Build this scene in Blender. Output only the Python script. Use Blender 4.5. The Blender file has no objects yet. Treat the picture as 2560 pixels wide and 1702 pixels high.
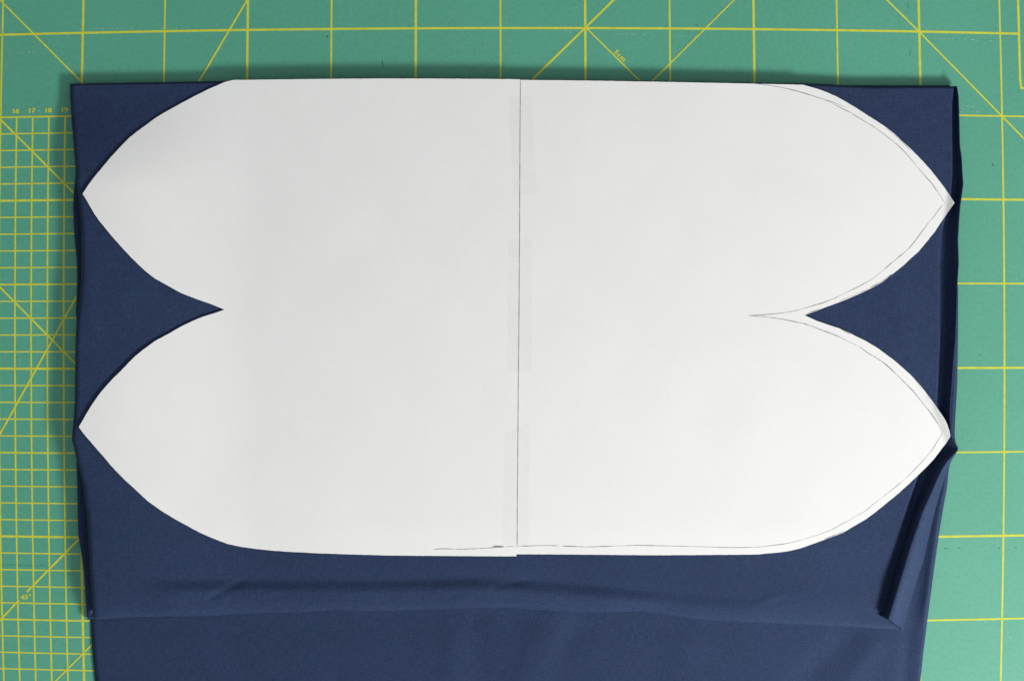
import bpy, math, random
import numpy as np
from mathutils import Vector
from mathutils.geometry import delaunay_2d_cdt

random.seed(7)
rng = np.random.default_rng(7)
SC = bpy.context.scene
COL = SC.collection
U = 2.398e-4            # one image pixel at mat level, in metres (208.5 image pixels = 5 cm of the mat's grid)
H = 1.0                 # camera height over the mat
MM = 0.001

# ------------------------------------------------------------------ camera
cam = bpy.data.cameras.new('camera')
cam.sensor_width = 36.0
cam.lens = 36.0 * H / (2560 * U)
cam.clip_start = 0.05
cam.clip_end = 50
camo = bpy.data.objects.new('camera', cam)
COL.objects.link(camo)
camo.location = (0, 0, H)
SC.camera = camo

# ------------------------------------------------------------------ world and lamps
world = bpy.data.worlds.new('World')
SC.world = world
world.use_nodes = True
bg = world.node_tree.nodes['Background']
bg.inputs[0].default_value = (0.93, 0.98, 1.0, 1)
_wt = world.node_tree                     # a dim room: lighter towards the window side, dark towards the far wall
_tc = _wt.nodes.new('ShaderNodeTexCoord')
_dp = _wt.nodes.new('ShaderNodeVectorMath')
_dp.operation = 'DOT_PRODUCT'
_dp.inputs[1].default_value = Vector((0.55, -0.75, 0.35)).normalized()
_mr = _wt.nodes.new('ShaderNodeMapRange')
_mr.inputs['From Min'].default_value = -0.7
_mr.inputs['From Max'].default_value = 0.9
_mr.inputs['To Min'].default_value = 0.03
_mr.inputs['To Max'].default_value = 0.62
_wt.links.new(_tc.outputs['Generated'], _dp.inputs[0])
_wt.links.new(_dp.outputs['Value'], _mr.inputs['Value'])
_wt.links.new(_mr.outputs[0], bg.inputs[1])


def window_lamp(name, loc, target, sx, sy, power, color):
    l = bpy.data.lights.new(name, 'AREA')
    l.shape = 'RECTANGLE'
    l.size = sx
    l.size_y = sy
    l.energy = power
    l.color = color
    o = bpy.data.objects.new(name, l)
    COL.objects.link(o)
    o.location = loc
    d = Vector(target) - Vector(loc)
    o.rotation_euler = d.to_track_quat('-Z', 'Y').to_euler()
    return o


window_lamp('window_light', (1.12, -1.02, 0.82), (0.05, -0.05, 0), 0.60, 0.18, 35.5, (1.0, 0.985, 0.955))

SC.view_settings.view_transform = 'Standard'
SC.view_settings.look = 'None'
SC.view_settings.exposure = 0.10
SC.view_settings.gamma = 1.0
SC.view_settings.use_curve_mapping = False


# ------------------------------------------------------------------ helpers
def W(x, y, z=0.0):
    """image pixels -> metres, for a point z millimetres over the mat"""
    k = (H - z * MM) / H
    return ((x - 1280) * U * k, (851 - y) * U * k, z * MM)


def Wn(x, y, z):
    k = (H - z * MM) / H
    return np.stack([(x - 1280) * U * k, (851 - y) * U * k, z * MM], axis=-1)


def link_mesh(name, verts, faces, mat, parent=None, smooth=False):
    me = bpy.data.meshes.new(name)
    me.from_pydata([tuple(v) for v in verts], [], [tuple(f) for f in faces])
    me.update()
    if smooth:
        me.polygons.foreach_set('use_smooth', [True] * len(me.polygons))
    if mat:
        me.materials.append(mat)
    o = bpy.data.objects.new(name, me)
    COL.objects.link(o)
    if parent:
        o.parent = parent
    return o


def empty(name, label, cat):
    o = bpy.data.objects.new(name, None)
    COL.objects.link(o)
    o['label'] = label
    o['category'] = cat
    return o


def sstep(a, b, x):
    t = np.clip((x - a) / (b - a), 0, 1)
    return t * t * (3 - 2 * t)


def tab(pts):
    xs = np.array([p[0] for p in pts], float)
    ys = np.array([p[1] for p in pts], float)
    return lambda v: np.interp(v, xs, ys)


def stab(pts, w=6):
    """table lookup, corners softened over w pixels"""
    f = tab(pts)
    return lambda v: (f(v - w) + f(v - w / 2) + 2 * f(v) + f(v + w / 2) + f(v + w)) / 6


# smooth value noise, 2-D
_perm = rng.random((256, 256))


def vnoise(x, y):
    xi = np.floor(x).astype(int)
    yi = np.floor(y).astype(int)
    fx = x - xi
    fy = y - yi
    fx = fx * fx * (3 - 2 * fx)
    fy = fy * fy * (3 - 2 * fy)
    g = lambda i, j: _perm[i & 255, j & 255]
    return (g(xi, yi) * (1 - fx) + g(xi + 1, yi) * fx) * (1 - fy) + (g(xi, yi + 1) * (1 - fx) + g(xi + 1, yi + 1) * fx) * fy - 0.5


# ------------------------------------------------------------------ materials
def new_mat(name):
    m = bpy.data.materials.new(name)
    m.use_nodes = True
    nt = m.node_tree
    return m, nt, nt.nodes['Principled BSDF'], nt.nodes['Material Output']


def nd(nt, t, **kw):
    n = nt.nodes.new(t)
    for k, v in kw.items():
        setattr(n, k, v)
    return n


def noise(nt, vec, scale, detail=4, rough=0.55):
    n = nd(nt, 'ShaderNodeTexNoise')
    n.inputs['Scale'].default_value = scale
    n.inputs['Detail'].default_value = detail
    n.inputs['Roughness'].default_value = rough
    nt.links.new(vec, n.inputs['Vector'])
    return n


def ramp(nt, fac, stops):
    r = nd(nt, 'ShaderNodeValToRGB')
    e = r.color_ramp.elements
    while len(e) < len(stops):
        e.new(0.5)
    for el, (p, c) in zip(e, stops):
        el.position = p
        el.color = (*c, 1)
    nt.links.new(fac, r.inputs[0])
    return r


def mul(nt, a, b, fac=1.0):
    m = nd(nt, 'ShaderNodeMix', data_type='RGBA', blend_type='MULTIPLY')
    m.inputs[0].default_value = fac
    nt.links.new(a, m.inputs[6])
    nt.links.new(b, m.inputs[7])
    return m.outputs[2]


def mapping(nt, coord, scale):
    mp = nd(nt, 'ShaderNodeMapping')
    mp.inputs['Scale'].default_value = scale
    nt.links.new(coord, mp.inputs['Vector'])
    return mp.outputs[0]


def mat_mat():
    m, nt, p, out = new_mat('green_vinyl')
    co = nd(nt, 'ShaderNodeTexCoord').outputs['Object']
    base = ramp(nt, noise(nt, co, 9, 3).outputs[0], [(0.3, (0.065, 0.318, 0.208)), (0.7, (0.075, 0.345, 0.232))])
    fine = ramp(nt, noise(nt, co, 1500, 2, 0.6).outputs[0], [(0.3, (0.90, 0.93, 0.93)), (0.7, (1.06, 1.03, 1.03))])
    spk = ramp(nt, noise(nt, co, 420, 3, 0.7).outputs[0], [(0.34, (0.88, 0.91, 0.92)), (0.5, (1, 1, 1)), (0.70, (1.07, 1.05, 1.05))])
    c = mul(nt, base.outputs[0], fine.outputs[0])
    c = mul(nt, c, spk.outputs[0])
    nt.links.new(c, p.inputs['Base Color'])
    p.inputs['Roughness'].default_value = 0.58
    p.inputs['Specular IOR Level'].default_value = 0.8
    b = nd(nt, 'ShaderNodeBump')
    b.inputs['Strength'].default_value = 0.35
    b.inputs['Distance'].default_value = 0.0001
    nt.links.new(noise(nt, co, 1800, 3).outputs[0], b.inputs['Height'])
    nt.links.new(b.outputs[0], p.inputs['Normal'])
    return m


def ink_mat(name='yellow_ink', col=(0.60, 0.63, 0.05), alpha=0.94):
    m, nt, p, out = new_mat(name)
    co = nd(nt, 'ShaderNodeTexCoord').outputs['Object']
    r = ramp(nt, noise(nt, co, 260, 4, 0.7).outputs[0], [(0.3, tuple(0.86 * c for c in col)), (0.65, tuple(1.08 * c for c in col))])
    nt.links.new(r.outputs[0], p.inputs['Base Color'])
    p.inputs['Roughness'].default_value = 0.5
    p.inputs['Alpha'].default_value = alpha
    return m


def cloth_mat():
    m, nt, p, out = new_mat('navy_cotton')
    co = nd(nt, 'ShaderNodeTexCoord').outputs['Object']
    base = ramp(nt, noise(nt, co, 14, 4).outputs[0], [(0.3, (0.0165, 0.0275, 0.0700)), (0.7, (0.0190, 0.0315, 0.0795))])
    warp = noise(nt, mapping(nt, co, (2600, 240, 400)), 1.0, 2, 0.6)
    weft = noise(nt, mapping(nt, co, (240, 2600, 400)), 1.0, 2, 0.6)
    fuzz = noise(nt, co, 1300, 3, 0.7)
    k = [(0.30, (0.66, 0.68, 0.72)), (0.70, (1.36, 1.33, 1.26))]
    c = mul(nt, base.outputs[0], ramp(nt, warp.outputs[0], k).outputs[0], 0.75)
    c = mul(nt, c, ramp(nt, weft.outputs[0], k).outputs[0], 0.75)
    c = mul(nt, c, ramp(nt, fuzz.outputs[0], [(0.3, (0.78, 0.79, 0.82)), (0.7, (1.24, 1.22, 1.18))]).outputs[0])
    hue = ramp(nt, noise(nt, co, 330, 3, 0.7).outputs[0], [(0.32, (1.22, 0.93, 1.02)), (0.5, (1, 1, 1)), (0.68, (0.84, 1.10, 1.0))])
    c = mul(nt, c, hue.outputs[0], 0.8)
    nt.links.new(c, p.inputs['Base Color'])
    p.inputs['Roughness'].default_value = 0.68
    p.inputs['Specular IOR Level'].default_value = 0.42
    p.inputs['Specular Tint'].default_value = (0.42, 0.62, 1, 1)
    p.inputs['Sheen Weight'].default_value = 0.05
    p.inputs['Sheen Roughness'].default_value = 0.45
    p.inputs['Sheen Tint'].default_value = (0.45, 0.6, 1, 1)
    b = nd(nt, 'ShaderNodeBump')
    b.inputs['Strength'].default_value = 0.5
    b.inputs['Distance'].default_value = 0.00015
    ad = nd(nt, 'ShaderNodeMath', operation='ADD')
    nt.links.new(warp.outputs[0], ad.inputs[0])
    nt.links.new(weft.outputs[0], ad.inputs[1])
    nt.links.new(ad.outputs[0], b.inputs['Height'])
    nt.links.new(b.outputs[0], p.inputs['Normal'])
    return m


def paper_mat():
    m, nt, p, out = new_mat('white_paper')
    co = nd(nt, 'ShaderNodeTexCoord').outputs['Object']
    base = ramp(nt, noise(nt, co, 26, 5, 0.6).outputs[0], [(0.3, (0.780, 0.779, 0.772)), (0.7, (0.803, 0.803, 0.798))])
    fine = ramp(nt, noise(nt, co, 650, 3, 0.7).outputs[0], [(0.3, (0.975, 0.975, 0.972)), (0.7, (1.012, 1.01, 1.01))])
    nt.links.new(mul(nt, base.outputs[0], fine.outputs[0]), p.inputs['Base Color'])
    p.inputs['Roughness'].default_value = 0.8
    p.inputs['Specular IOR Level'].default_value = 0.2
    b = nd(nt, 'ShaderNodeBump')
    b.inputs['Strength'].default_value = 0.2
    b.inputs['Distance'].default_value = 0.0001
    nt.links.new(noise(nt, co, 500, 4).outputs[0], b.inputs['Height'])
    nt.links.new(b.outputs[0], p.inputs['Normal'])
    return m


def graphite_mat():
    m, nt, p, out = new_mat('graphite')
    co = nd(nt, 'ShaderNodeTexCoord').outputs['Object']
    p.inputs['Base Color'].default_value = (0.17, 0.165, 0.175, 1)
    p.inputs['Roughness'].default_value = 0.6
    r = ramp(nt, noise(nt, co, 70, 4, 0.6).outputs[0], [(0.34, (0.50,) * 3), (0.68, (0.80,) * 3)])
    nt.links.new(r.outputs[0], p.inputs['Alpha'])
    return m


def tape_mat():
    m, nt, p, out = new_mat('matte_tape')
    p.inputs['Base Color'].default_value = (0.50, 0.51, 0.44, 1)
    p.inputs['Roughness'].default_value = 0.55
    co = nd(nt, 'ShaderNodeTexCoord').outputs['Object']
    r = ramp(nt, noise(nt, co, 90, 3, 0.6).outputs[0], [(0.3, (0.02,) * 3), (0.7, (0.055,) * 3)])
    nt.links.new(r.outputs[0], p.inputs['Alpha'])
    return m


def plain(name, col, rough=0.7, alpha=1.0):
    m, nt, p, out = new_mat(name)
    co = nd(nt, 'ShaderNodeTexCoord').outputs['Object']
    r = ramp(nt, noise(nt, co, 400, 4, 0.7).outputs[0], [(0.3, tuple(0.8 * c for c in col)), (0.7, col)])
    nt.links.new(r.outputs[0], p.inputs['Base Color'])
    p.inputs['Roughness'].default_value = rough
    p.inputs['Alpha'].default_value = alpha
    return m


M_MAT = mat_mat()
M_INK = ink_mat()
M_CLOTH = cloth_mat()
M_PAPER = paper_mat()
M_PENCIL = graphite_mat()
M_TAPE = tape_mat()
M_SCRATCH = plain('pale_scratch', (0.50, 0.70, 0.62), 0.6, 0.6)
M_SCUFF = plain('dark_scuff', (0.03, 0.09, 0.075), 0.6, 0.65)
M_LINT = plain('pale_lint', (0.42, 0.5, 0.6), 0.9, 0.8)
M_TABLE = plain('table_wood', (0.32, 0.24, 0.16), 0.5)

# ------------------------------------------------------------------ table
x0, y0 = W(-420, -420)[:2]
x1, y1 = W(2980, 2900)[:2]
tv = [(-0.75, -0.75, -0.0032), (0.85, -0.75, -0.0032), (0.85, 0.65, -0.0032), (-0.75, 0.65, -0.0032),
      (-0.75, -0.75, -0.03), (0.85, -0.75, -0.03), (0.85, 0.65, -0.03), (-0.75, 0.65, -0.03)]
tbl = link_mesh('table_top', tv, [(0, 1, 2, 3), (7, 6, 5, 4), (0, 4, 5, 1), (1, 5, 6, 2), (2, 6, 7, 3), (3, 7, 4, 0)], M_TABLE)
tbl['kind'] = 'structure'

# ------------------------------------------------------------------ cutting mat
MATROOT = empty('cutting_mat', 'green cutting mat with a yellow printed centimetre grid, under the navy fabric', 'cutting mat')
MX0, MX1, MY0, MY1 = -420, 2760, -420, 2300


def mat_board():
    a = [W(MX0, MY1), W(MX1, MY1), W(MX1, MY0), W(MX0, MY0)]
    r = 0.012
    ring = []
    cs = [(a[0][0] + r, a[0][1] + r, 180), (a[1][0] - r, a[1][1] + r, 270), (a[2][0] - r, a[2][1] - r, 0), (a[3][0] + r, a[3][1] - r, 90)]
    for cx, cy, s in cs:
        for k in range(9):
            t = math.radians(s + k * 90 / 8)
            ring.append((cx + r * math.cos(t), cy + r * math.sin(t)))
    n = len(ring)
    v = [(x, y, 0) for x, y in ring] + [(x, y, -0.003) for x, y in ring]
    f = [tuple(range(n)), tuple(range(2 * n - 1, n - 1, -1))]
    f += [(i, i + n, (i + 1) % n + n, (i + 1) % n) for i in range(n)]
    return link_mesh('mat_board', v, f, M_MAT, MATROOT)


BOARD = mat_board()

GQ = [213.41298651400245, 0.18504163032881715, -29.63874898718694, -0.21580696486756373, 213.94795038966276, 66.4195557966537,
      -0.03343161758777005, -0.11394184562845877, -11.630733847940528]


def grid(X, Y):
    """grid cell (5 cm steps) of the mat's print -> plan units; the print is very slightly bowed"""
    a, b, c, d, e, g, p, r, k = GQ
    w = 1 + p * X * 1e-3 + r * Y * 1e-3
    u = (a * X + b * Y + c) / w - 1280
    v = (d * X + e * Y + g) / w - 851
    m = 1 + k * 1e-9 * (u * u + v * v)  # radial lens distortion, put into the line positions
    return u * m + 1280, v * m + 851


class Strips:
    """flat ink strips, each at its own tiny height so that crossings never share a plane"""

    def __init__(self):
        self.v, self.f = [], []
        self.k = 0

    def add(self, pts, w, z0, jit=0.0, z=None):
        n = len(pts)
        base = len(self.v)
        for i, (x, y) in enumerate(pts):
            a = pts[max(i - 1, 0)]
            b = pts[min(i + 1, n - 1)]
            dx, dy = b[0] - a[0], b[1] - a[1]
            l = math.hypot(dx, dy) or 1
            ww = (w[i] if isinstance(w, (list, tuple)) else w) / 2
            if jit:
                ww *= 1 + random.uniform(-jit, jit)
            nx, ny = -dy / l * ww, dx / l * ww
            zz = z0 if z is None else z(x, y) + z0
            self.v.append(W(x + nx, y + ny, zz))
            self.v.append(W(x - nx, y - ny, zz))
        for i in range(n - 1):
            q = base + 2 * i
            self.f.append((q, q + 1, q + 3, q + 2))

    def line(self, a, b, w, z0, n=2):
        self.add([(a[0] + (b[0] - a[0]) * t / (n - 1), a[1] + (b[1] - a[1]) * t / (n - 1)) for t in range(n)], w, z0)

    def build(self, name, mat, parent):
        o = link_mesh(name, self.v, self.f, mat, parent)
        return o


g = Strips()
XR = (2548 - 2500) / 208.0 + 12       # right border of the print
zz = 0.04
for i in range(-1, 13):                # long upright lines
    w = 5.8 if i % 2 else 4.2
    g.add([grid(i, -2 + k * 0.5) for k in range(0, 27)], w, zz)
for j in range(-1, 11):                # long level lines
    w = 5.6 if j % 2 == 0 else 4.4
    xe = 12.23 if j <= 0 else 13.2
    g.add([grid(-1.9 + k * (xe + 1.9) / 30, j) for k in range(31)], w, zz + 0.03)
g.add([grid(12.235, -2 + k * 0.098) for k in range(27)] + [(2553.4, 222.5)], 5.6, zz)            # border frame at the right
g.add([(2553.2, 221), (2700, 221.5)], 5.6, zz + 0.03)
for i in range(-4, 9):                 # 1 cm grid, upright
    if i % 5:
        g.add([grid(i / 5, 1 + k * 0.5) for k in range(0, 19)], 3.9, zz)
for j in range(6, 48):                 # 1 cm grid, level
    if j % 5:
        g.add([grid(-0.9 + k * 0.25, j / 5) for k in range(12)], 3.5, zz + 0.03)
diags = [((-180, -180), (203, 204.5), 3.9), ((640, -37), (430, 318), 4.5), ((1640, -103), (1230, 298), 5.4), ((1466, 71), (1720, 322), 3.5),
         ((1940, -103), (1530, 303), 3.6), ((2120, -95), (2298, 80), 3.9), ((2298, 80), (2506, 292), 3.9), ((2506, 292), (2740, 530), 3.9),
         ((-120, 178), (300, 598), 4.8), ((-120, 597), (300, 1021), 4.6), ((300, 547), (130, 851), 4.5), ((130, 851), (-60, 1192), 4.8),
         ((320, 1222), (66.5, 1479), 4.9), ((47.5, 1498.5), (2, 1547.5), 4.9), ((2, 1547.5), (-150, 1700), 4.9), ((340, 1500), (100, 1740), 3.9)]
for k, (a, b, w) in enumerate(diags):
    g.line(a, b, w, zz + 0.06 + 0.004 * k)
g.build('grid_lines', M_INK, MATROOT)


def text_part(name, s, x, y, h, rot=0.0, bold=0.018, sx=1.0, shear=0.0, space=1.0):
    cu = bpy.data.curves.new('text', 'FONT')
    cu.body = s
    cu.align_x = 'CENTER'
    cu.align_y = 'CENTER'
    cu.size = 1.0
    cu.offset = bold
    cu.shear = shear
    cu.space_character = space
    o = bpy.data.objects.new('text', cu)
    COL.objects.link(o)
    dg = bpy.context.evaluated_depsgraph_get()
    dg.update()
    me = bpy.data.meshes.new_from_object(o.evaluated_get(dg))
    bpy.data.objects.remove(o)
    vs = np.array([v.co[:] for v in me.vertices])
    ylo, yhi = vs[:, 1].min(), vs[:, 1].max()
    sc = h / (yhi - ylo)
    cx = (vs[:, 0].min() + vs[:, 0].max()) / 2
    cy = (ylo + yhi) / 2
    c, si = math.cos(rot), math.sin(rot)
    for v in me.vertices:
        px, py = (v.co.x - cx) * sc * sx, (v.co.y - cy) * sc
        qx, qy = px * c - py * si, px * si + py * c
        v.co = W(x + qx, y - qy, 0.15)
    vv = [tuple(v.co) for v in me.vertices]      # struck twice, slightly shifted, as bold print
    ff = [tuple(p.vertices) for p in me.polygons]
    o2 = len(vv)
    me = bpy.data.meshes.new(name)
    me.from_pydata(vv + [(a + 1.3 * U, b, c_ + 1e-5) for a, b, c_ in vv], [], ff + [tuple(i + o2 for i in f) for f in ff])
    me.materials.append(M_INK)
    me.name = name
    ob = bpy.data.objects.new(name, me)
    COL.objects.link(ob)
    ob.parent = MATROOT
    return ob


for s, x, y in [('15', -3, 279), ('16', 39.5, 278), ('17', 79.8, 276.5), ('18', 120.5, 276), ('19', 162, 275), ('20', 203, 274.5)]:
    text_part('scale_number', s, x, y, 12, sx=1.15)
text_part('angle_mark', '45\u00b0', 63.5, 1490.5, 12.5, rot=math.radians(4), sx=1.15, shear=0.15, bold=0.018)
text_part('length_mark', '5cm', 1549, 139.5, 11.5, rot=math.radians(-45), sx=1.15, bold=0.018, space=1.18)

# cuts and scuffs on the mat
s = Strips()


def dashed(st, x0, y0, x1, y1, w=1.3, n=None, keep=0.6, wob=0.8, z=0.2):
    L = math.hypot(x1 - x0, y1 - y0)
    n = n or max(2, int(L / 11))
    for k in range(n):
        if random.random() > keep:
            continue
        t0 = k / n + random.uniform(0, 0.3) / n
        t1 = t0 + random.uniform(0.25, 0.7) / n
        o = random.uniform(-wob, wob)
        st.add([(x0 + (x1 - x0) * t0, y0 + (y1 - y0) * t0 + o), (x0 + (x1 - x0) * t1, y0 + (y1 - y0) * t1 + o + random.uniform(-.4, .4))],
               w * random.uniform(0.6, 1.25), z + 0.003 * random.random())


for a in [(230, 72, 334, 71), (400, 71, 450, 71), (8, 134, 90, 130), (330, 162, 337, 158), (425, 107, 429, 112), (177, 29, 179, 33),
          (165, 85, 172, 98), (20, 278, 28, 278), (52, 277, 70, 277), (92, 277, 110, 276.5), (132, 276, 150, 276), (170, 276, 178, 276),
          (1160, 54, 1176, 51), (1028, 51, 1036, 54), (1168, 63, 1166, 66), (1150, 74, 1175, 75), (1425, 22, 1462, 15), (1408, 74, 1432, 83),
          (1515, 83, 1600, 86), (1605, 86, 1650, 92), (1680, 88, 1715, 90), (1720, 92, 1765, 95), (1785, 92, 1792, 98), (1430, 122, 1435, 118),
          (2335, 98, 2390, 97), (2410, 98, 2452, 101), (2460, 100, 2495, 102), (2398, 280, 2450, 279), (2415, 265, 2436, 266), (2227, 60, 2230, 49),
          (1265, 40, 1268, 43), (1290, 8, 1300, 6), (1245, 14, 1252, 10), (48, 893, 50, 930), (50, 960, 52, 972), (67, 1192, 69, 1200),
          (2447, 1373, 2500, 1350), (2518, 1575, 2528, 1600), (2538, 680, 2542, 683), (2425, 1500, 2432, 1530), (120, 1590, 116, 1600),
          (1160, 31, 1160, 46), (1010, 43, 1012, 48), (990, 160, 994, 168), (2225, 96, 2224, 106), (1890, 40, 1905, 42)]:
    dashed(s, *a, w=1.7, keep=0.8)
for _ in range(150):
    x, y = random.uniform(0, 2560), random.uniform(0, 200)
    if random.random() < 0.45:
        x, y = random.choice([random.uniform(0, 170), random.uniform(2400, 2560)]), random.uniform(200, 1702)
    t = random.uniform(0, 6.28)
    l = random.uniform(0.8, 4)
    s.add([(x, y), (x + l * math.cos(t), y + l * math.sin(t))], random.uniform(0.5, 1.1), 0.19)
scr = s
s = Strips()
dashed(s, 5, 1412, 118, 1413.5, w=1.8, n=26, keep=0.95, wob=1.0)
for a in [(817, 92, 821, 93, 4), (956, 153, 957, 166, 2.4), (2276, 126, 2275, 142, 1.5), (2481, 409, 2485, 416, 2.6), (2448, 887, 2452, 888, 2),
          (1738, 62, 1745, 64, 2), (105, 1283, 108, 1284, 2), (2360, 1371, 2368, 1371, 1.6), (2396, 1370, 2402, 1370, 1.6), (2495, 1370, 2499, 1370, 2.2),
          (2538, 1369, 2542, 1369, 2.4), (1180, 168, 1182, 171, 1.5), (2270, 8, 2272, 22, 1.2)]:
    s.add([(a[0], a[1]), (a[2], a[3])], a[4] * 0.8, 0.2)
me = BOARD.data                          # the marks belong to the board's own surface
bv = [tuple(v.co) for v in me.vertices]
bf = [tuple(p.vertices) for p in me.polygons]
nb, n1, n2 = len(bf), len(scr.f), len(s.f)
o1 = len(bv)
o2 = o1 + len(scr.v)
me2 = bpy.data.meshes.new('mat_board')
me2.from_pydata(bv + scr.v + s.v, [], bf + [tuple(i + o1 for i in f) for f in scr.f] + [tuple(i + o2 for i in f) for f in s.f])
me2.update()
for m_ in (M_MAT, M_SCRATCH, M_SCUFF):
    me2.materials.append(m_)
me2.polygons.foreach_set('material_index', [0] * nb + [1] * n1 + [2] * n2)
BOARD.data = me2


# ------------------------------------------------------------------ fabric
FAB = empty('folded_fabric', 'navy blue cotton fabric folded in layers on the green mat under the white paper', 'fabric')

# outlines of the top layer (x against y, y against x)
xl_top = stab([(195, 175), (210, 175), (236, 175), (288, 178), (340, 182), (426, 189), (453, 188.8), (472, 193.4), (500, 196), (551, 201.5), (616, 203),
               (680, 203), (714, 201), (768, 196), (804, 191.5), (852, 188.5), (1000, 187), (1039, 184.7), (1083, 180.7), (1098, 179), (1115, 184.5),
               (1145, 190.5), (1178, 199.5), (1210, 207.5), (1259, 212), (1276, 216.5), (1330, 220), (1406, 223), (1466, 227), (1520, 231), (1549, 235)], 7)
crest = stab([(195, 2390), (216, 2391), (240, 2395), (280, 2396.5), (365, 2398.5), (394, 2403), (426, 2404.5), (460, 2407), (490, 2403), (513, 2399.5),
              (545, 2397), (600, 2394), (657, 2396), (700, 2393), (800, 2390), (852, 2388), (880, 2385), (920, 2382), (965, 2379), (1020, 2374.5), (1060, 2375),
              (1090, 2378), (1105, 2387), (1123, 2397), (1133, 2387), (1150, 2370), (1170, 2356), (1200, 2341), (1276, 2308), (1365, 2278), (1444, 2254),
              (1526, 2229), (1580, 2212)], 5)
rimx = stab([(1112, 2391), (1123, 2397), (1133, 2390), (1156, 2376), (1172, 2368), (1216, 2355), (1276, 2338), (1322, 2327), (1404, 2308),
             (1477, 2285), (1520, 2273), (1574, 2258), (1590, 2254)], 4)
gleft = stab([(195, 2386), (216, 2385), (260, 2380), (430, 2381), (500, 2377), (540, 2365), (580, 2352), (640, 2347), (852, 2349), (960, 2344), (1020, 2341),
              (1060, 2336), (1100, 2324), (1200, 2292), (1276, 2272), (1344, 2251), (1428, 2224), (1488, 2208), (1532, 2194), (1590, 2175)], 12)
yt_top = stab([(170, 210), (270, 208), (400, 206), (560, 203), (640, 200.5), (900, 196.5), (1040, 195.5), (1180, 197), (1300, 198.5), (1500, 201), (1700, 204),
               (1850, 206.5), (1920, 208), (2000, 209), (2065, 211), (2110, 214), (2180, 217), (2250, 216), (2391, 216), (2410, 216)], 10)
yb_top = stab([(190, 1549), (235, 1548), (265, 1546), (315, 1542.5), (394, 1540), (516, 1539.5), (560, 1536), (640, 1532), (740, 1530), (830, 1525), (960, 1527),
               (1040, 1524), (1100, 1521.5), (1280, 1518.5), (1360, 1525), (1460, 1530), (1510, 1530.5), (1570, 1528), (1620, 1529.5), (1680, 1538),
               (1740, 1548), (1830, 1554), (1920, 1557), (2000, 1560), (2100, 1565), (2200, 1571), (2258, 1574), (2300, 1576)], 8)


def xr_top(y):
    return np.where(y <= 1123, crest(y), rimx(y))


def bump_line(x, y, a, b, w, amp, endfade=40, side=None):
    """a soft ridge (or valley) along the segment a-b"""
    ax, ay = a
    dx, dy = b[0] - ax, b[1] - ay
    L = math.hypot(dx, dy)
    ux, uy = dx / L, dy / L
    s_ = (x - ax) * ux + (y - ay) * uy
    d = (x - ax) * -uy + (y - ay) * ux
    e = sstep(-endfade, endfade, s_) * (1 - sstep(L - endfade, L + endfade, s_))
    if side:
        ww = np.where(d > 0, w * side, w)
    else:
        ww = w
    return amp * e * np.exp(-(d / ww) ** 2)


BASE = 5.8


def lump(x, y):
    # the folds are packed higher along the left side
    return 6.2 * (1 - sstep(225, 640, x)) * sstep(212, 470, y)


creasey = stab([(150, 1462), (400, 1458), (640, 1460), (970, 1461), (1100, 1458), (1200, 1455), (1290, 1461), (1390, 1466), (1500, 1476), (1600, 1486),
                (1700, 1494), (1900, 1510), (2300, 1530)], 25)


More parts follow.
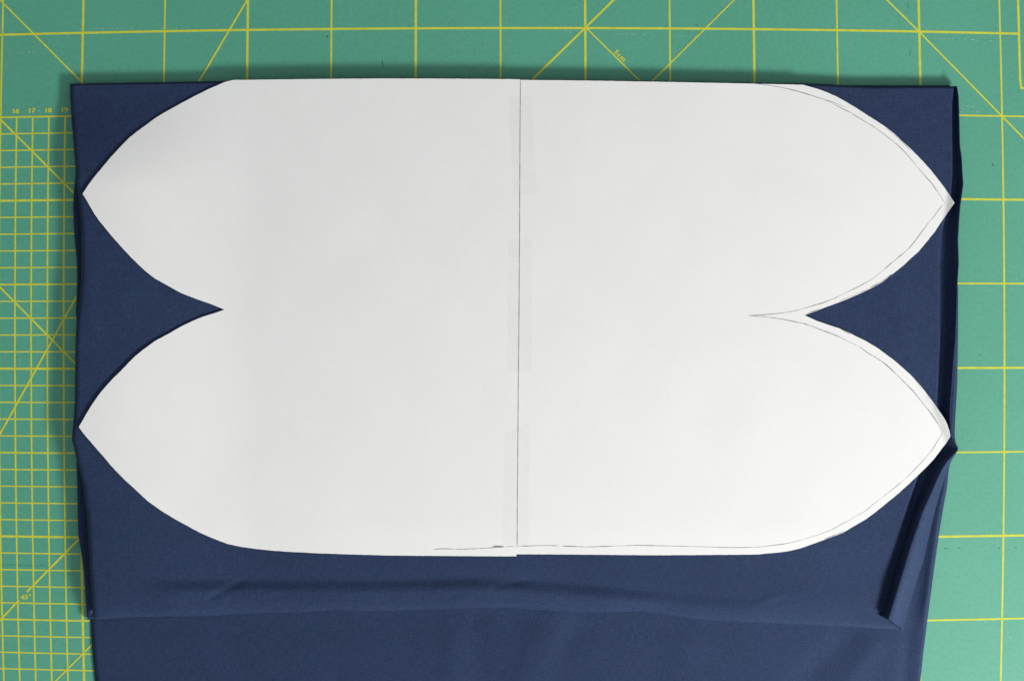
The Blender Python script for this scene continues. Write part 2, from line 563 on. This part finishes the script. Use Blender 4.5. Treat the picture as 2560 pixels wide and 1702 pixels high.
def z_top(x, y):
    xl = xl_top(y)
    d_l = x - xl
    yb = yb_top(x)
    yt = yt_top(x)
    z = np.full_like(x, BASE)
    # the pile thins towards the front fold
    z = z - 0.5 * sstep(1330, 1450, y)
    z = z + lump(x, y)
    z = z + 0.35 * vnoise(x / 170, y / 150) + 0.12 * vnoise(x / 60 + 9, y / 55)
    # long crease near the front edge and the swelling in front of it
    cy = creasey(x)
    fade = sstep(330, 470, x) * (1 - 0.55 * sstep(1560, 1720, x)) * (1 - sstep(1850, 2000, x))
    z = z + fade * (1.45 * sstep(-13, 22, y - cy) - 0.25 * np.exp(-((y - cy + 14) / 16) ** 2))
    z = z - 0.2 * fade * sstep(5, 40, y - cy)
    # down to the front edge
    t = np.clip((y - (yb - 62)) / 62, 0, 1)
    ze = 2.95 + 0.85 * lump(x, y)
    z = z - (z - ze) * (0.50 * t ** 1.6 + 0.22 * t ** 7 + 0.28 * t ** 26)
    # small folds
    z = z + bump_line(x, y, (520, 1496), (606, 1452), 9, -0.5, 18)
    z = z + bump_line(x, y, (1890, 1508), (1960, 1484), 9, 0.22, 18)
    z = z + bump_line(x, y, (1240, 1466), (1330, 1448), 8, -0.25, 20)
    z = z + bump_line(x, y, (2240, 700), (2290, 1150), 22, 0.25, 60)
    z = z + bump_line(x, y, (400, 700), (250, 880), 40, -0.25, 60)
    z = z + bump_line(x, y, (230, 640), (225, 860), 20, 0.3, 60)
    # rounded left and back folds
    z = z - 1.6 * (1 - sstep(0, 9, d_l)) ** 1.5
    z = z - 1.5 * (1 - sstep(0, 6, y - yt)) ** 2
    # hollow and upright rim at the right
    gl = gleft(y)
    cr = crest(y)
    wd = np.maximum(cr - gl, 3)
    depth = np.interp(y, [210, 240, 480, 560, 640, 1120, 1250, 1480, 1580], [2.4, 3.6, 3.7, 3.8, 3.8, 3.8, 3.2, 1.9, 1.0])
    rim = np.interp(y, [210, 300, 460, 520, 640, 900, 1060, 1123, 1250, 1480, 1574], [6.4, 7.2, 8.6, 9.0, 9.3, 9.0, 8.2, 9.2, 11.2, 11.8, 10.8])
    u = (x - gl) / wd
    wide = np.clip(wd / 36, 0, 1)
    sf = sstep(1180, 1300, y)
    down = sstep(-0.06 - 0.25 * sf, 0.10 + 0.12 * sf, u)
    zg = z - depth * down
    bl = sstep(1180, 1300, y)
    wall = (1 - bl) * np.clip((u - 0.30) / 0.70, 0, 1) ** 1.3 + bl * (1 - (1 - np.clip((u - 0.28) / 0.72, 0, 1)) ** 1.6)
    zg = zg + (rim - zg) * wall
    # beyond the crest the roll falls to the layer under it
    xr = rimx(y)
    v = np.clip((x - cr) / np.maximum(xr - cr, 2), 0, 1)
    roll = rim - (rim - 3.4) * v ** 2.1
    zg = np.where((y > 1118) & (x > cr), roll, zg)
    # the roll ends along a slanting line near the corner
    cut = (1532 + (x - 2194) * 0.64)
    m = sstep(-1.5, 1.5, cut - y)
    m = np.where(y < 1500, 1.0, m)
    m = np.where(x > 2250, np.maximum(m, sstep(2250, 2256, x)), m)
    return z * (1 - m) + zg * m


def patch(name, xl, xr, yt, yb, zf, us, vs, mat, parent, thick=0.45):
    """a cloth sheet spanned between four edge curves"""
    nu, nv = len(us), len(vs)
    uu, vv = np.meshgrid(us, vs)
    y = 200 + vv * 1340.0
    for _ in range(6):
        x = xl(y) + uu * (xr(y) - xl(y))
        y = yt(x) + vv * (yb(x) - yt(x))
    x = xl(y) + uu * (xr(y) - xl(y))
    z = zf(x, y)
    co = Wn(x, y, z).reshape(-1, 3)
    me = bpy.data.meshes.new(name)
    idx = np.arange(nu * nv).reshape(nv, nu)
    f = np.stack([idx[:-1, :-1], idx[1:, :-1], idx[1:, 1:], idx[:-1, 1:]], axis=-1).reshape(-1, 4)
    me.vertices.add(nu * nv)
    me.vertices.foreach_set('co', co.ravel())
    me.loops.add(f.size)
    me.loops.foreach_set('vertex_index', f.ravel())
    me.polygons.add(len(f))
    me.polygons.foreach_set('loop_start', np.arange(len(f)) * 4)
    me.polygons.foreach_set('loop_total', np.full(len(f), 4))
    me.update(calc_edges=True)
    me.validate()
    me.polygons.foreach_set('use_smooth', np.ones(len(me.polygons), bool))
    me.materials.append(mat)
    o = bpy.data.objects.new(name, me)
    COL.objects.link(o)
    o.parent = parent
    md = o.modifiers.new('thickness', 'SOLIDIFY')
    md.thickness = thick * MM
    md.offset = -1
    return o


us = np.concatenate([np.linspace(0, 0.03, 14)[:-1], np.linspace(0.03, 0.90, 260)[:-1], np.linspace(0.90, 1.0, 150)])
vs = np.concatenate([np.linspace(0, 0.012, 10)[:-1], np.linspace(0.012, 0.86, 330)[:-1], np.linspace(0.86, 1.0, 150)])
patch('top_layer', xl_top, xr_top, yt_top, yb_top, z_top, us, vs, M_CLOTH, FAB)

# bottom layer: runs out under the pile and on towards the front
xl_bot = stab([(195, 186), (400, 198), (700, 210), (1200, 206), (1400, 215), (1500, 220), (1550, 226), (1602, 229), (1662, 234), (1702, 238), (1850, 246), (2000, 250)], 8)
xr_bot = stab([(195, 2375), (300, 2378), (600, 2380), (660, 2391), (730, 2395.5), (852, 2395), (965, 2393), (1040, 2388.5), (1088, 2386.5), (1112, 2390),
               (1123, 2392), (1140, 2383), (1160, 2375), (1172, 2372), (1216, 2368), (1276, 2357), (1341, 2346.5), (1439, 2333), (1545, 2319), (1629, 2308.5),
               (1702, 2301), (1850, 2286), (2000, 2276)], 8)


def z_bot(x, y):
    z = np.full_like(x, 1.75)
    z = z + 0.3 * sstep(1400, 1520, y) + 0.25 * sstep(1560, 1620, y)
    out = sstep(1535, 1580, y)
    z = z + out * (0.5 * vnoise(x / 240 + 31, y / 200) + 0.10 * vnoise(x / 70, y / 60))
    z = z + bump_line(x, y, (1410, 1500), (1300, 1760), 40, 0.55, 40)
    z = z + bump_line(x, y, (1350, 1540), (1262, 1800), 32, 0.3, 40)
    z = z + bump_line(x, y, (1470, 1550), (1400, 1640), 34, -0.4, 30)
    z = z + bump_line(x, y, (1192, 1520), (1205, 1800), 32, -0.4, 40)
    z = z + bump_line(x, y, (1130, 1560), (1125, 1800), 26, 0.35, 40)
    z = z + bump_line(x, y, (2135, 1565), (1975, 1740), 36, -0.6, 40)
    z = z + bump_line(x, y, (2200, 1590), (2080, 1760), 30, 0.5, 40)
    z = z + bump_line(x, y, (1730, 1570), (1700, 1800), 50, 0.4, 60)
    z = z + bump_line(x, y, (2300, 1330), (2250, 1800), 20, -0.6, 60)
    z = z + bump_line(x, y, (500, 1580), (520, 1800), 60, 0.35, 60)
    z = z + bump_line(x, y, (820, 1580), (840, 1800), 40, -0.2, 60)
    # strip seen beside the roll swells a little
    dr = xr_bot(y) - x
    z = z + 1.1 * sstep(640, 720, y) * (1 - sstep(1500, 1600, y)) * np.exp(-((dr - 8) / 12) ** 2)
    dl = x - xl_bot(y)
    z = z - 1.5 * (1 - sstep(0, 12, dl)) ** 1.4 - 1.3 * (1 - sstep(0, 7, dr)) ** 1.6
    return np.maximum(z, 0.62)


us = np.concatenate([np.linspace(0, 0.02, 12)[:-1], np.linspace(0.02, 0.93, 220)[:-1], np.linspace(0.93, 1.0, 70)])
vs = np.concatenate([np.linspace(0, 0.7, 150)[:-1], np.linspace(0.7, 1.0, 170)])
c_ = lambda v: (lambda x: np.full_like(x, float(v)))
patch('bottom_layer', xl_bot, xr_bot, c_(214), c_(1960), z_bot, us, vs, M_CLOTH, FAB, 0.4)


# middle layers: the doubled-over cloth between, seen as a dark edge at the left
def middle(name, left, inset_r, yt_off, yb_off, zlo, zhi, kl):
    ys = np.linspace(0, 1, 260)
    L = []
    for t in ys:
        y = 214 + yt_off + t * (1549 - yb_off - 214 - yt_off)
        L.append((float(left(y)), y))
    R = []
    for t in ys[::-1]:
        y = 216 + yt_off + t * (1549 - yb_off - 216 - yt_off)
        R.append((float(gleft(y)) - inset_r, y))
    B = []
    top = []
    for t in np.linspace(0, 1, 120)[1:-1]:
        x = R[-1][0] + t * (L[0][0] - R[-1][0])
        top.append((x, float(yt_top(x)) + yt_off))
    L = L
    bot = []
    for t in np.linspace(0, 1, 120)[1:-1]:
        x = L[-1][0] + t * (R[0][0] - L[-1][0])
        bot.append((x, min(1549, max(float(yb_top(x)), 1500)) - yb_off - 9 * min(1, t * 12)))
    ring = L + bot + R + top
    n = len(ring)
    P = np.array(ring)
    cen = P.mean(axis=0)
    d = np.roll(P, -1, axis=0) - np.roll(P, 1, axis=0)
    d /= np.linalg.norm(d, axis=1)[:, None] + 1e-9
    nin = np.stack([d[:, 1], -d[:, 0]], axis=1)
    sgn = np.sign(((cen - P) * nin).sum(axis=1).sum())
    nin *= sgn
    prof = []
    K = 7
    for k in range(K + 1):
        a = math.pi * k / K
        prof.append((4 * (1 - math.sin(a)) + 0.0, zlo + (zhi - zlo) * (1 - math.cos(a)) / 2))
    v = []
    for ins, z in prof:
        for q in P + nin * ins:
            lp = float(lump(q[0], q[1])) * kl * max(0.0, z - zlo) / (zhi - zlo)
            v.append(W(q[0], q[1], z * (1 - 0.25 * float(sstep(1440, 1535, q[1]))) + lp))
    f = []
    for k in range(K):
        for i in range(n):
            j = (i + 1) % n
            f.append((k * n + i, k * n + j, (k + 1) * n + j, (k + 1) * n + i))
    for q in P + nin * 34:                    # the cloth of the next fold turns back inside
        v.append(W(q[0], q[1], zlo + 0.75 * (zhi - zlo)))
    for i in range(n):
        j = (i + 1) % n
        f.append((K * n + i, K * n + j, (K + 1) * n + j, (K + 1) * n + i))
    f.append(tuple(range((K + 1) * n, (K + 1) * n + n)))
    f.append(tuple(range(n - 1, -1, -1)))
    o = link_mesh(name, v, f, M_CLOTH, FAB, smooth=False)
    return o


ml1 = stab([(214, 181), (300, 186), (430, 189), (452, 187), (485, 184), (521, 182.5), (560, 184), (605, 187), (651, 191.5), (700, 193), (740, 191), (787, 189.5),
            (830, 195), (1000, 193), (1090, 192), (1140, 192), (1159, 191), (1200, 192.5), (1276, 194), (1338, 195.6), (1363, 200), (1398, 205), (1439, 210.5),
            (1507, 214.6), (1537, 217), (1560, 220)], 7)
ml2 = lambda y: ml1(y) + 24 + 3 * np.sin(y / 70.0)
middle('middle_layer', ml1, 22, 5, 1, 0.7, 2.9, 0.35)
middle('middle_layer', ml2, 26, 7, 60, 2.9, 3.7, 0.80)

# lint specks on the cloth
lt = Strips()
for x, y in [(1806, 1453), (1835, 1452), (1739, 1620), (1781, 1651), (1790, 1661), (1709, 1431), (1322, 1650), (1512, 1652), (1837, 1638), (1374, 1676),
             (2060, 1555), (273, 1676), (338, 1644), (1253, 1583), (850, 1688), (230, 1528), (2229, 731), (2339, 808), (924, 1545), (1128, 1547)]:
    t = random.uniform(0, 3)
    zf = (lambda a, b: float(z_top(np.array([a]), np.array([b]))[0])) if y < 1530 else (lambda a, b: float(z_bot(np.array([a]), np.array([b]))[0]))
    l = random.uniform(1.2, 2.6)
    lt = Strips()
    lt.add([(x, y), (x + l * math.cos(t), y + l * math.sin(t))], random.uniform(1.0, 1.8), 0.12, z=zf)
    lt.build('lint', M_LINT, FAB)

# ------------------------------------------------------------------ paper pattern
PAP = empty('paper_pattern', 'white paper sewing pattern of two taped sheets with pointed ends, lying on the navy fabric', 'sewing pattern')

LEFT = [(1300, 199), (1280, 198.5), (1100, 197), (960, 196.8), (800, 198), (640, 200), (583, 200.5), (563, 205.3), (522, 223), (482, 243), (445, 263), (409, 283),
        (387, 296.7), (355, 320), (325, 343), (308, 360), (292, 377), (272, 399), (250, 426), (238, 440), (222, 461), (206.5, 484.7), (220, 507), (233, 530), (247, 551),
        (265, 573), (283, 594.5), (305, 619), (328.5, 644.5), (353, 668), (370, 683), (388.5, 697), (415, 711.5), (436, 723.5), (453.5, 732.8), (490, 747),
        (531, 761.5), (561, 774), (534, 783.5), (508, 791.4), (480, 803), (452.3, 816.4), (420, 835), (388, 852), (355, 876), (340, 888.5), (326, 902), (303, 926),
        (282.5, 945.7), (265, 965), (250, 982.5), (231, 1009.6), (214.6, 1036), (197, 1067.4), (214.6, 1090.5), (236, 1115), (258, 1140), (277, 1163), (297, 1184),
        (315, 1202), (333, 1218), (350, 1234), (368, 1251), (386, 1264), (404.5, 1277), (426, 1290), (448, 1303), (474, 1317), (498.5, 1330.3), (532, 1345), (569, 1359),
        (604, 1366.5), (640, 1371.5), (680, 1375.5), (721.5, 1378.5), (790, 1382), (863, 1384.7), (960, 1387.5), (1050, 1388.5), (1160, 1389.3), (1291, 1390),
        (1292, 1276), (1293.6, 1065), (1295, 852), (1297, 700), (1298, 426), (1299, 300)]
RIGHT = [(1262, 202), (1301, 200.3), (1400, 201.2), (1500, 202.5), (1600, 204.3), (1700, 206), (1850, 209), (1920, 210.8), (2007, 212.3), (2020, 216), (2043, 222.5),
         (2066.7, 231), (2090, 241), (2110, 252), (2138, 268.5), (2165.8, 286.6), (2192, 303), (2216, 319), (2235, 334), (2253, 351.5), (2271, 367), (2288, 384),
         (2308, 404), (2327.7, 426), (2350.3, 455), (2363, 472), (2375, 489.5), (2386.4, 507), (2375, 523), (2364, 539), (2351, 558), (2338, 578), (2321, 599.5),
         (2296, 629.5), (2278, 645), (2261, 661.5), (2232.5, 684.5), (2205, 705.5), (2180, 719.5), (2153, 732.5), (2128, 743.5), (2101, 754.5), (2075, 764), (2050, 773.5),
         (2011.5, 788), (2042, 802), (2070, 811.5), (2100.5, 821.3), (2120, 830), (2139, 840), (2165, 852.5), (2192, 868.5), (2231, 897), (2255, 917.5), (2278.5, 938.6),
         (2303, 966), (2330, 1001), (2353, 1034), (2361, 1046), (2368, 1060), (2373.5, 1076), (2376, 1090.5), (2367, 1105), (2351, 1126), (2334.5, 1147.5),
         (2312, 1171), (2289.5, 1193), (2268, 1213), (2247.3, 1232), (2220, 1254), (2192, 1277), (2166, 1296.5), (2130.5, 1317), (2108, 1330.8), (2067, 1346.3),
         (2035, 1358), (2001, 1370), (1969, 1377.3), (1945, 1380.5), (1920, 1382.5), (1897, 1385.2), (1850, 1385.8), (1760, 1386.4), (1640, 1387.2), (1560, 1386.5),
         (1480, 1385.7), (1380, 1385.0), (1292, 1384.8), (1254, 1385)]

TIPS = [(2386.4, 507), (2376, 1090.5), (206.5, 484.7), (197, 1067.4)]


def z_pap(x, y, lift=0.0):
    z = BASE + 0.75 + lift + lump(x, y)
    z = z + 0.34 * vnoise(x / 330 + 3, y / 300 + 8) + 0.17 * vnoise(x / 110, y / 130 + 5)
    # follows the thinner front of the pile
    z = z - 0.30 * sstep(1310, 1400, y)
    # lift along the cut outer edges at the left
    z = z + 0.3 * np.clip((420 - x) / 220, 0, 1) ** 1.5
    z = z - 0.25 * np.clip((x - 2250) / 120, 0, 1)
    # tips at the right lift over the rim
    d = (x - 2356) + (y - 507) * -0.10
    z = z + np.where(y < 800, 2.2 * sstep(0, 32, (x - 2361) + 0.15 * (y - 507)), 0)
    d = (x - 2352) * 0.86 - (y - 1078) * 0.5
    z = z + np.where(y >= 800, 2.6 * sstep(0, 30, (x - 2352) * 0.92 - (y - 1088) * 0.38), 0)
    return z


def outline_mesh(name, pts, lift, mat, parent, step=16, thick=0.13):
    # subdivide and slightly roughen the scissor-cut edge
    ring = []
    n = len(pts)
    for i in range(n):
        a, b = pts[i], pts[(i + 1) % n]
        L = math.hypot(b[0] - a[0], b[1] - a[1])
        k = max(1, int(L / 8))
        for j in range(k):
            t = j / k
            ring.append((a[0] + (b[0] - a[0]) * t + (random.uniform(-.25, .25) if j else 0), a[1] + (b[1] - a[1]) * t + (random.uniform(-.25, .25) if j else 0)))
    P = np.array(ring)
    x0, y0 = P.min(axis=0)
    x1, y1 = P.max(axis=0)
    # interior points
    gx, gy = np.meshgrid(np.arange(x0 + 5, x1, step), np.arange(y0 + 5, y1, step))
    gpts = np.stack([gx.ravel(), gy.ravel()], axis=1)
    gx, gy = np.meshgrid(np.arange(2330, 2392, 3.5), np.concatenate([np.arange(470, 560, 3.5), np.arange(1010, 1130, 3.5)]))
    if x1 > 2000:
        gpts = np.concatenate([gpts[gpts[:, 0] < 2330], np.stack([gx.ravel(), gy.ravel()], axis=1),
                               gpts[(gpts[:, 0] >= 2330) & ((gpts[:, 1] < 465) | ((gpts[:, 1] > 565) & (gpts[:, 1] < 1005)) | (gpts[:, 1] > 1135))]])
    A = P
    B = np.roll(P, -1, axis=0)
    inside = np.zeros(len(gpts), bool)
    near = np.full(len(gpts), 1e9)
    for (ax, ay), (bx, by) in zip(A, B):
        c = ((ay > gpts[:, 1]) != (by > gpts[:, 1]))
        with np.errstate(divide='ignore', invalid='ignore'):
            xi = (bx - ax) * (gpts[:, 1] - ay) / ((by - ay) if by != ay else 1e-9) + ax
        inside ^= c & (gpts[:, 0] < xi)
        near = np.minimum(near, np.hypot(gpts[:, 0] - ax, gpts[:, 1] - ay))
    gpts = gpts[inside & (near > 3.0)]
    co = [Vector(p) for p in P] + [Vector(p) for p in gpts]
    m = len(P)
    r = delaunay_2d_cdt(co, [(i, (i + 1) % m) for i in range(m)], [], 1, 1e-6)
    V = np.array([v[:] for v in r[0]])
    z = z_pap(V[:, 0], V[:, 1], lift)
    verts = Wn(V[:, 0], V[:, 1], z)
    # image y runs down, so flip the faces to look up
    fs = []
    for f in r[2]:
        a, b, c = [verts[i] for i in f[:3]]
        nz = (b[0] - a[0]) * (c[1] - a[1]) - (b[1] - a[1]) * (c[0] - a[0])
        fs.append(tuple(f) if nz > 0 else tuple(reversed(f)))
    o = link_mesh(name, verts.tolist(), fs, mat, parent, smooth=True)
    md = o.modifiers.new('thickness', 'SOLIDIFY')
    md.thickness = thick * MM
    md.offset = -1
    es = o.modifiers.new('crisp_edge', 'EDGE_SPLIT')
    es.split_angle = math.radians(50)
    return o


LIFT_L = 0.32
sheetL = outline_mesh('paper_sheet', LEFT, LIFT_L, M_PAPER, PAP)
sheetL['label'] = 'left paper sheet, its straight edge lapping over the other'
sheetR = outline_mesh('paper_sheet', RIGHT, 0.0, M_PAPER, PAP)
sheetR['label'] = 'right paper sheet with a pencil line drawn inside its cut edge'


def catmull(pts, n=5):
    out = []
    P = [pts[0]] + list(pts) + [pts[-1]]
    for i in range(1, len(P) - 2):
        p0, p1, p2, p3 = [np.array(P[i + k], float) for k in (-1, 0, 1, 2)]
        for k in range(n):
            t = k / n
            out.append(tuple(0.5 * ((2 * p1) + (-p0 + p2) * t + (2 * p0 - 5 * p1 + 4 * p2 - p3) * t * t + (-p0 + 3 * p1 - 3 * p2 + p3) * t ** 3)))
    out.append(tuple(pts[-1]))
    return out


def stroke(pts, w, parent, lift, zo=0.05, mat=None, jit=0.25):
    st = Strips()
    P = catmull(pts)
    ph = random.uniform(0, 10)
    ws = []
    for i, p in enumerate(P):
        k = 0.85 + jit * math.sin(i * 0.31 + ph) + jit * random.uniform(-1, 1)
        e = min(1, (i + 1) / 4, (len(P) - i) / 4)
        ws.append(max(0.35, w * k * e))
    st.add(P, ws, zo + 0.01 * random.random(), z=lambda x, y: float(z_pap(np.array([x]), np.array([y]), lift)[0]))
    return st.build('pencil_line', mat or M_PENCIL, parent)


stroke([(1872, 207.5), (1895, 210.5), (1922, 214), (1971.6, 223), (2007, 232.5), (2042, 243.5), (2070, 253), (2095, 266.5), (2110, 274), (2129, 283.5)], 1.8, sheetR, 0)
stroke([(2066, 251), (2083, 256), (2100, 263), (2113, 270.5)], 1.1, sheetR, 0, zo=0.07)
stroke([(2129, 283.5), (2160, 303), (2191.7, 322.5), (2232.4, 353.5), (2250, 369), (2265, 384), (2283, 405), (2300, 426), (2327.5, 456.5), (2340, 474), (2350.6, 489.5), (2363.6, 511)], 1.8, sheetR, 0)
stroke([(2357.5, 512), (2346, 526), (2335, 541), (2320, 558.5), (2300, 586), (2284, 607), (2267.5, 625.7), (2246.5, 643.5), (2226, 660), (2208, 676)], 1.9, sheetR, 0)
stroke([(2246, 643), (2252, 638), (2256, 634)], 1.4, sheetR, 0, zo=0.08)
stroke([(2208, 676), (2178, 699.5), (2162, 708), (2145.5, 717), (2127, 726), (2110, 734.5), (2085, 746), (2058.5, 756.5), (2030, 765), (2004, 772.5), (1966, 781), (1920, 786), (1895, 787.5), (1872, 788.5)], 1.7, sheetR, 0)
stroke([(1872, 789.3), (1895, 790.5), (1920, 793), (1947, 796.5), (1974, 801.5), (2012, 810), (2031, 816), (2050, 823.5), (2091, 839), (2118, 852), (2148, 866)], 1.8, sheetR, 0)
stroke([(2008, 808), (2014, 810), (2022, 813)], 2.4, sheetR, 0, zo=0.08)
stroke([(2148, 866), (2171, 883), (2190, 894), (2208, 906), (2225, 920), (2240.5, 935), (2257, 951), (2273, 967.5), (2287, 982), (2300, 998.5), (2314, 1016), (2327.5, 1033), (2346.5, 1061)], 2.2, sheetR, 0)
stroke([(2346, 1060.5), (2352, 1070), (2358, 1079)], 1.2, sheetR, 0)
stroke([(2357, 1080), (2351, 1091), (2343.8, 1102), (2335, 1117), (2327.5, 1128), (2312, 1146), (2297.5, 1162), (2279, 1181), (2260, 1200)], 1.6, sheetR, 0)
stroke([(2260, 1199), (2236, 1219), (2213, 1237), (2197, 1250), (2181, 1262), (2166, 1275), (2145, 1287), (2124, 1299.5), (2100, 1312), (2076, 1325), (2040, 1338), (2004, 1349)], 1.3, sheetR, 0)
stroke([(2006, 1348), (1987, 1353.5), (1969, 1357.5), (1945, 1361), (1920, 1364), (1896, 1366.5), (1872, 1367.6), (1830, 1368), (1800, 1367.3), (1745, 1365.8), (1687, 1364.3), (1640, 1363.3), (1592, 1362.5), (1565, 1363.3), (1538, 1364.3)], 1.6, sheetR, 0)
stroke([(1540, 1364), (1505, 1365.3), (1470, 1366.3), (1445, 1365.5), (1420, 1364.6), (1404, 1364)], 2.1, sheetR, 0)
stroke([(1398, 1363.8), (1370, 1363), (1345, 1363), (1325, 1364), (1296, 1364)], 2.0, sheetR, 0)
# remains of the first line along the cut
stroke([(2231, 684), (2215, 696), (2196, 708.5), (2175, 719.5)], 3.0, sheetR, 0)
stroke([(2175, 720), (2150, 731.5), (2120, 744), (2098, 753)], 1.3, sheetR, 0)
stroke([(2060, 1347.5), (2082, 1339), (2103, 1330.5), (2113, 1325.5)], 2.2, sheetR, 0)
stroke([(2101, 822.5), (2113, 828), (2127, 836)], 2.4, sheetR, 0)
stroke([(2212, 318), (2228, 331), (2246, 347), (2262, 362), (2278, 378)], 1.2, sheetR, 0)
stroke([(2050, 772), (2033, 778), (2016, 785)], 1.5, sheetR, 0)
stroke([(2288, 952), (2300, 966), (2308, 976)], 1.0, sheetR, 0)
# on the left sheet
stroke([(1083, 1372.4), (1108, 1371), (1128, 1371.5), (1145, 1372), (1170, 1371.5), (1195, 1370.5)], 1.9, sheetL, LIFT_L)
stroke([(1195, 1370.3), (1222, 1368.8), (1248, 1367)], 2.6, sheetL, LIFT_L)
stroke([(1232, 1365.2), (1245, 1365.6), (1254, 1365.8), (1262, 1366)], 4.0, sheetL, LIFT_L, zo=0.08)
stroke([(1262, 1366), (1278, 1365.3), (1289, 1365)], 1.2, sheetL, LIFT_L)
# thin dark line along the edge of the lap
SEAM = [(1300.2, 201), (1299.6, 260), (1299.2, 300), (1298.6, 426), (1298, 560), (1297.2, 700), (1295.9, 852), (1294.7, 960), (1294, 1065), (1293, 1170), (1292.4, 1276), (1291.8, 1384)]
sp = []
for i in range(len(SEAM) - 1):
    for k in range(8):
        t = k / 8
        sp.append((SEAM[i][0] + (SEAM[i + 1][0] - SEAM[i][0]) * t + 1.0, SEAM[i][1] + (SEAM[i + 1][1] - SEAM[i][1]) * t))
stroke(sp, 2.7, sheetR, 0, zo=0.05, mat=plain('seam_dark', (0.14, 0.135, 0.13), 0.7, 0.50), jit=0.12)


def tape(pts, lift):
    # a strip pressed over the lap, with a slightly ragged torn end
    (ax, ay), (bx, by), (cx, cy), (dx, dy) = pts   # tl, tr, br, bl
    nu, nv = 14, 34
    V, F = [], []
    for j in range(nv):
        v = j / (nv - 1)
        for i in range(nu):
            u = i / (nu - 1)
            x = (ax + (bx - ax) * u) * (1 - v) + (dx + (cx - dx) * u) * v
            y = (ay + (by - ay) * u) * (1 - v) + (dy + (cy - dy) * u) * v
            if j in (0, nv - 1):
                y += random.uniform(-1.4, 1.4)
            seam = float(np.interp(y, [p[1] for p in SEAM], [p[0] for p in SEAM]))
            l = LIFT_L * (1 - sstep(3, 15, x - seam)) + 0.13
            V.append(W(x, y, float(z_pap(np.array([x]), np.array([y]), l)[0])))
    for j in range(nv - 1):
        for i in range(nu - 1):
            a = j * nu + i
            F.append((a, a + nu, a + nu + 1, a + 1))
    return link_mesh('adhesive_tape', V, F, M_TAPE, PAP, smooth=True)


tape([(1272, 243), (1329, 241), (1342, 484), (1283, 488)], 0)
tape([(1270.5, 598), (1331.5, 599), (1330.5, 930), (1269, 931)], 0)
tape([(1262, 1081), (1325, 1057), (1321, 1362), (1256, 1364)], 0)
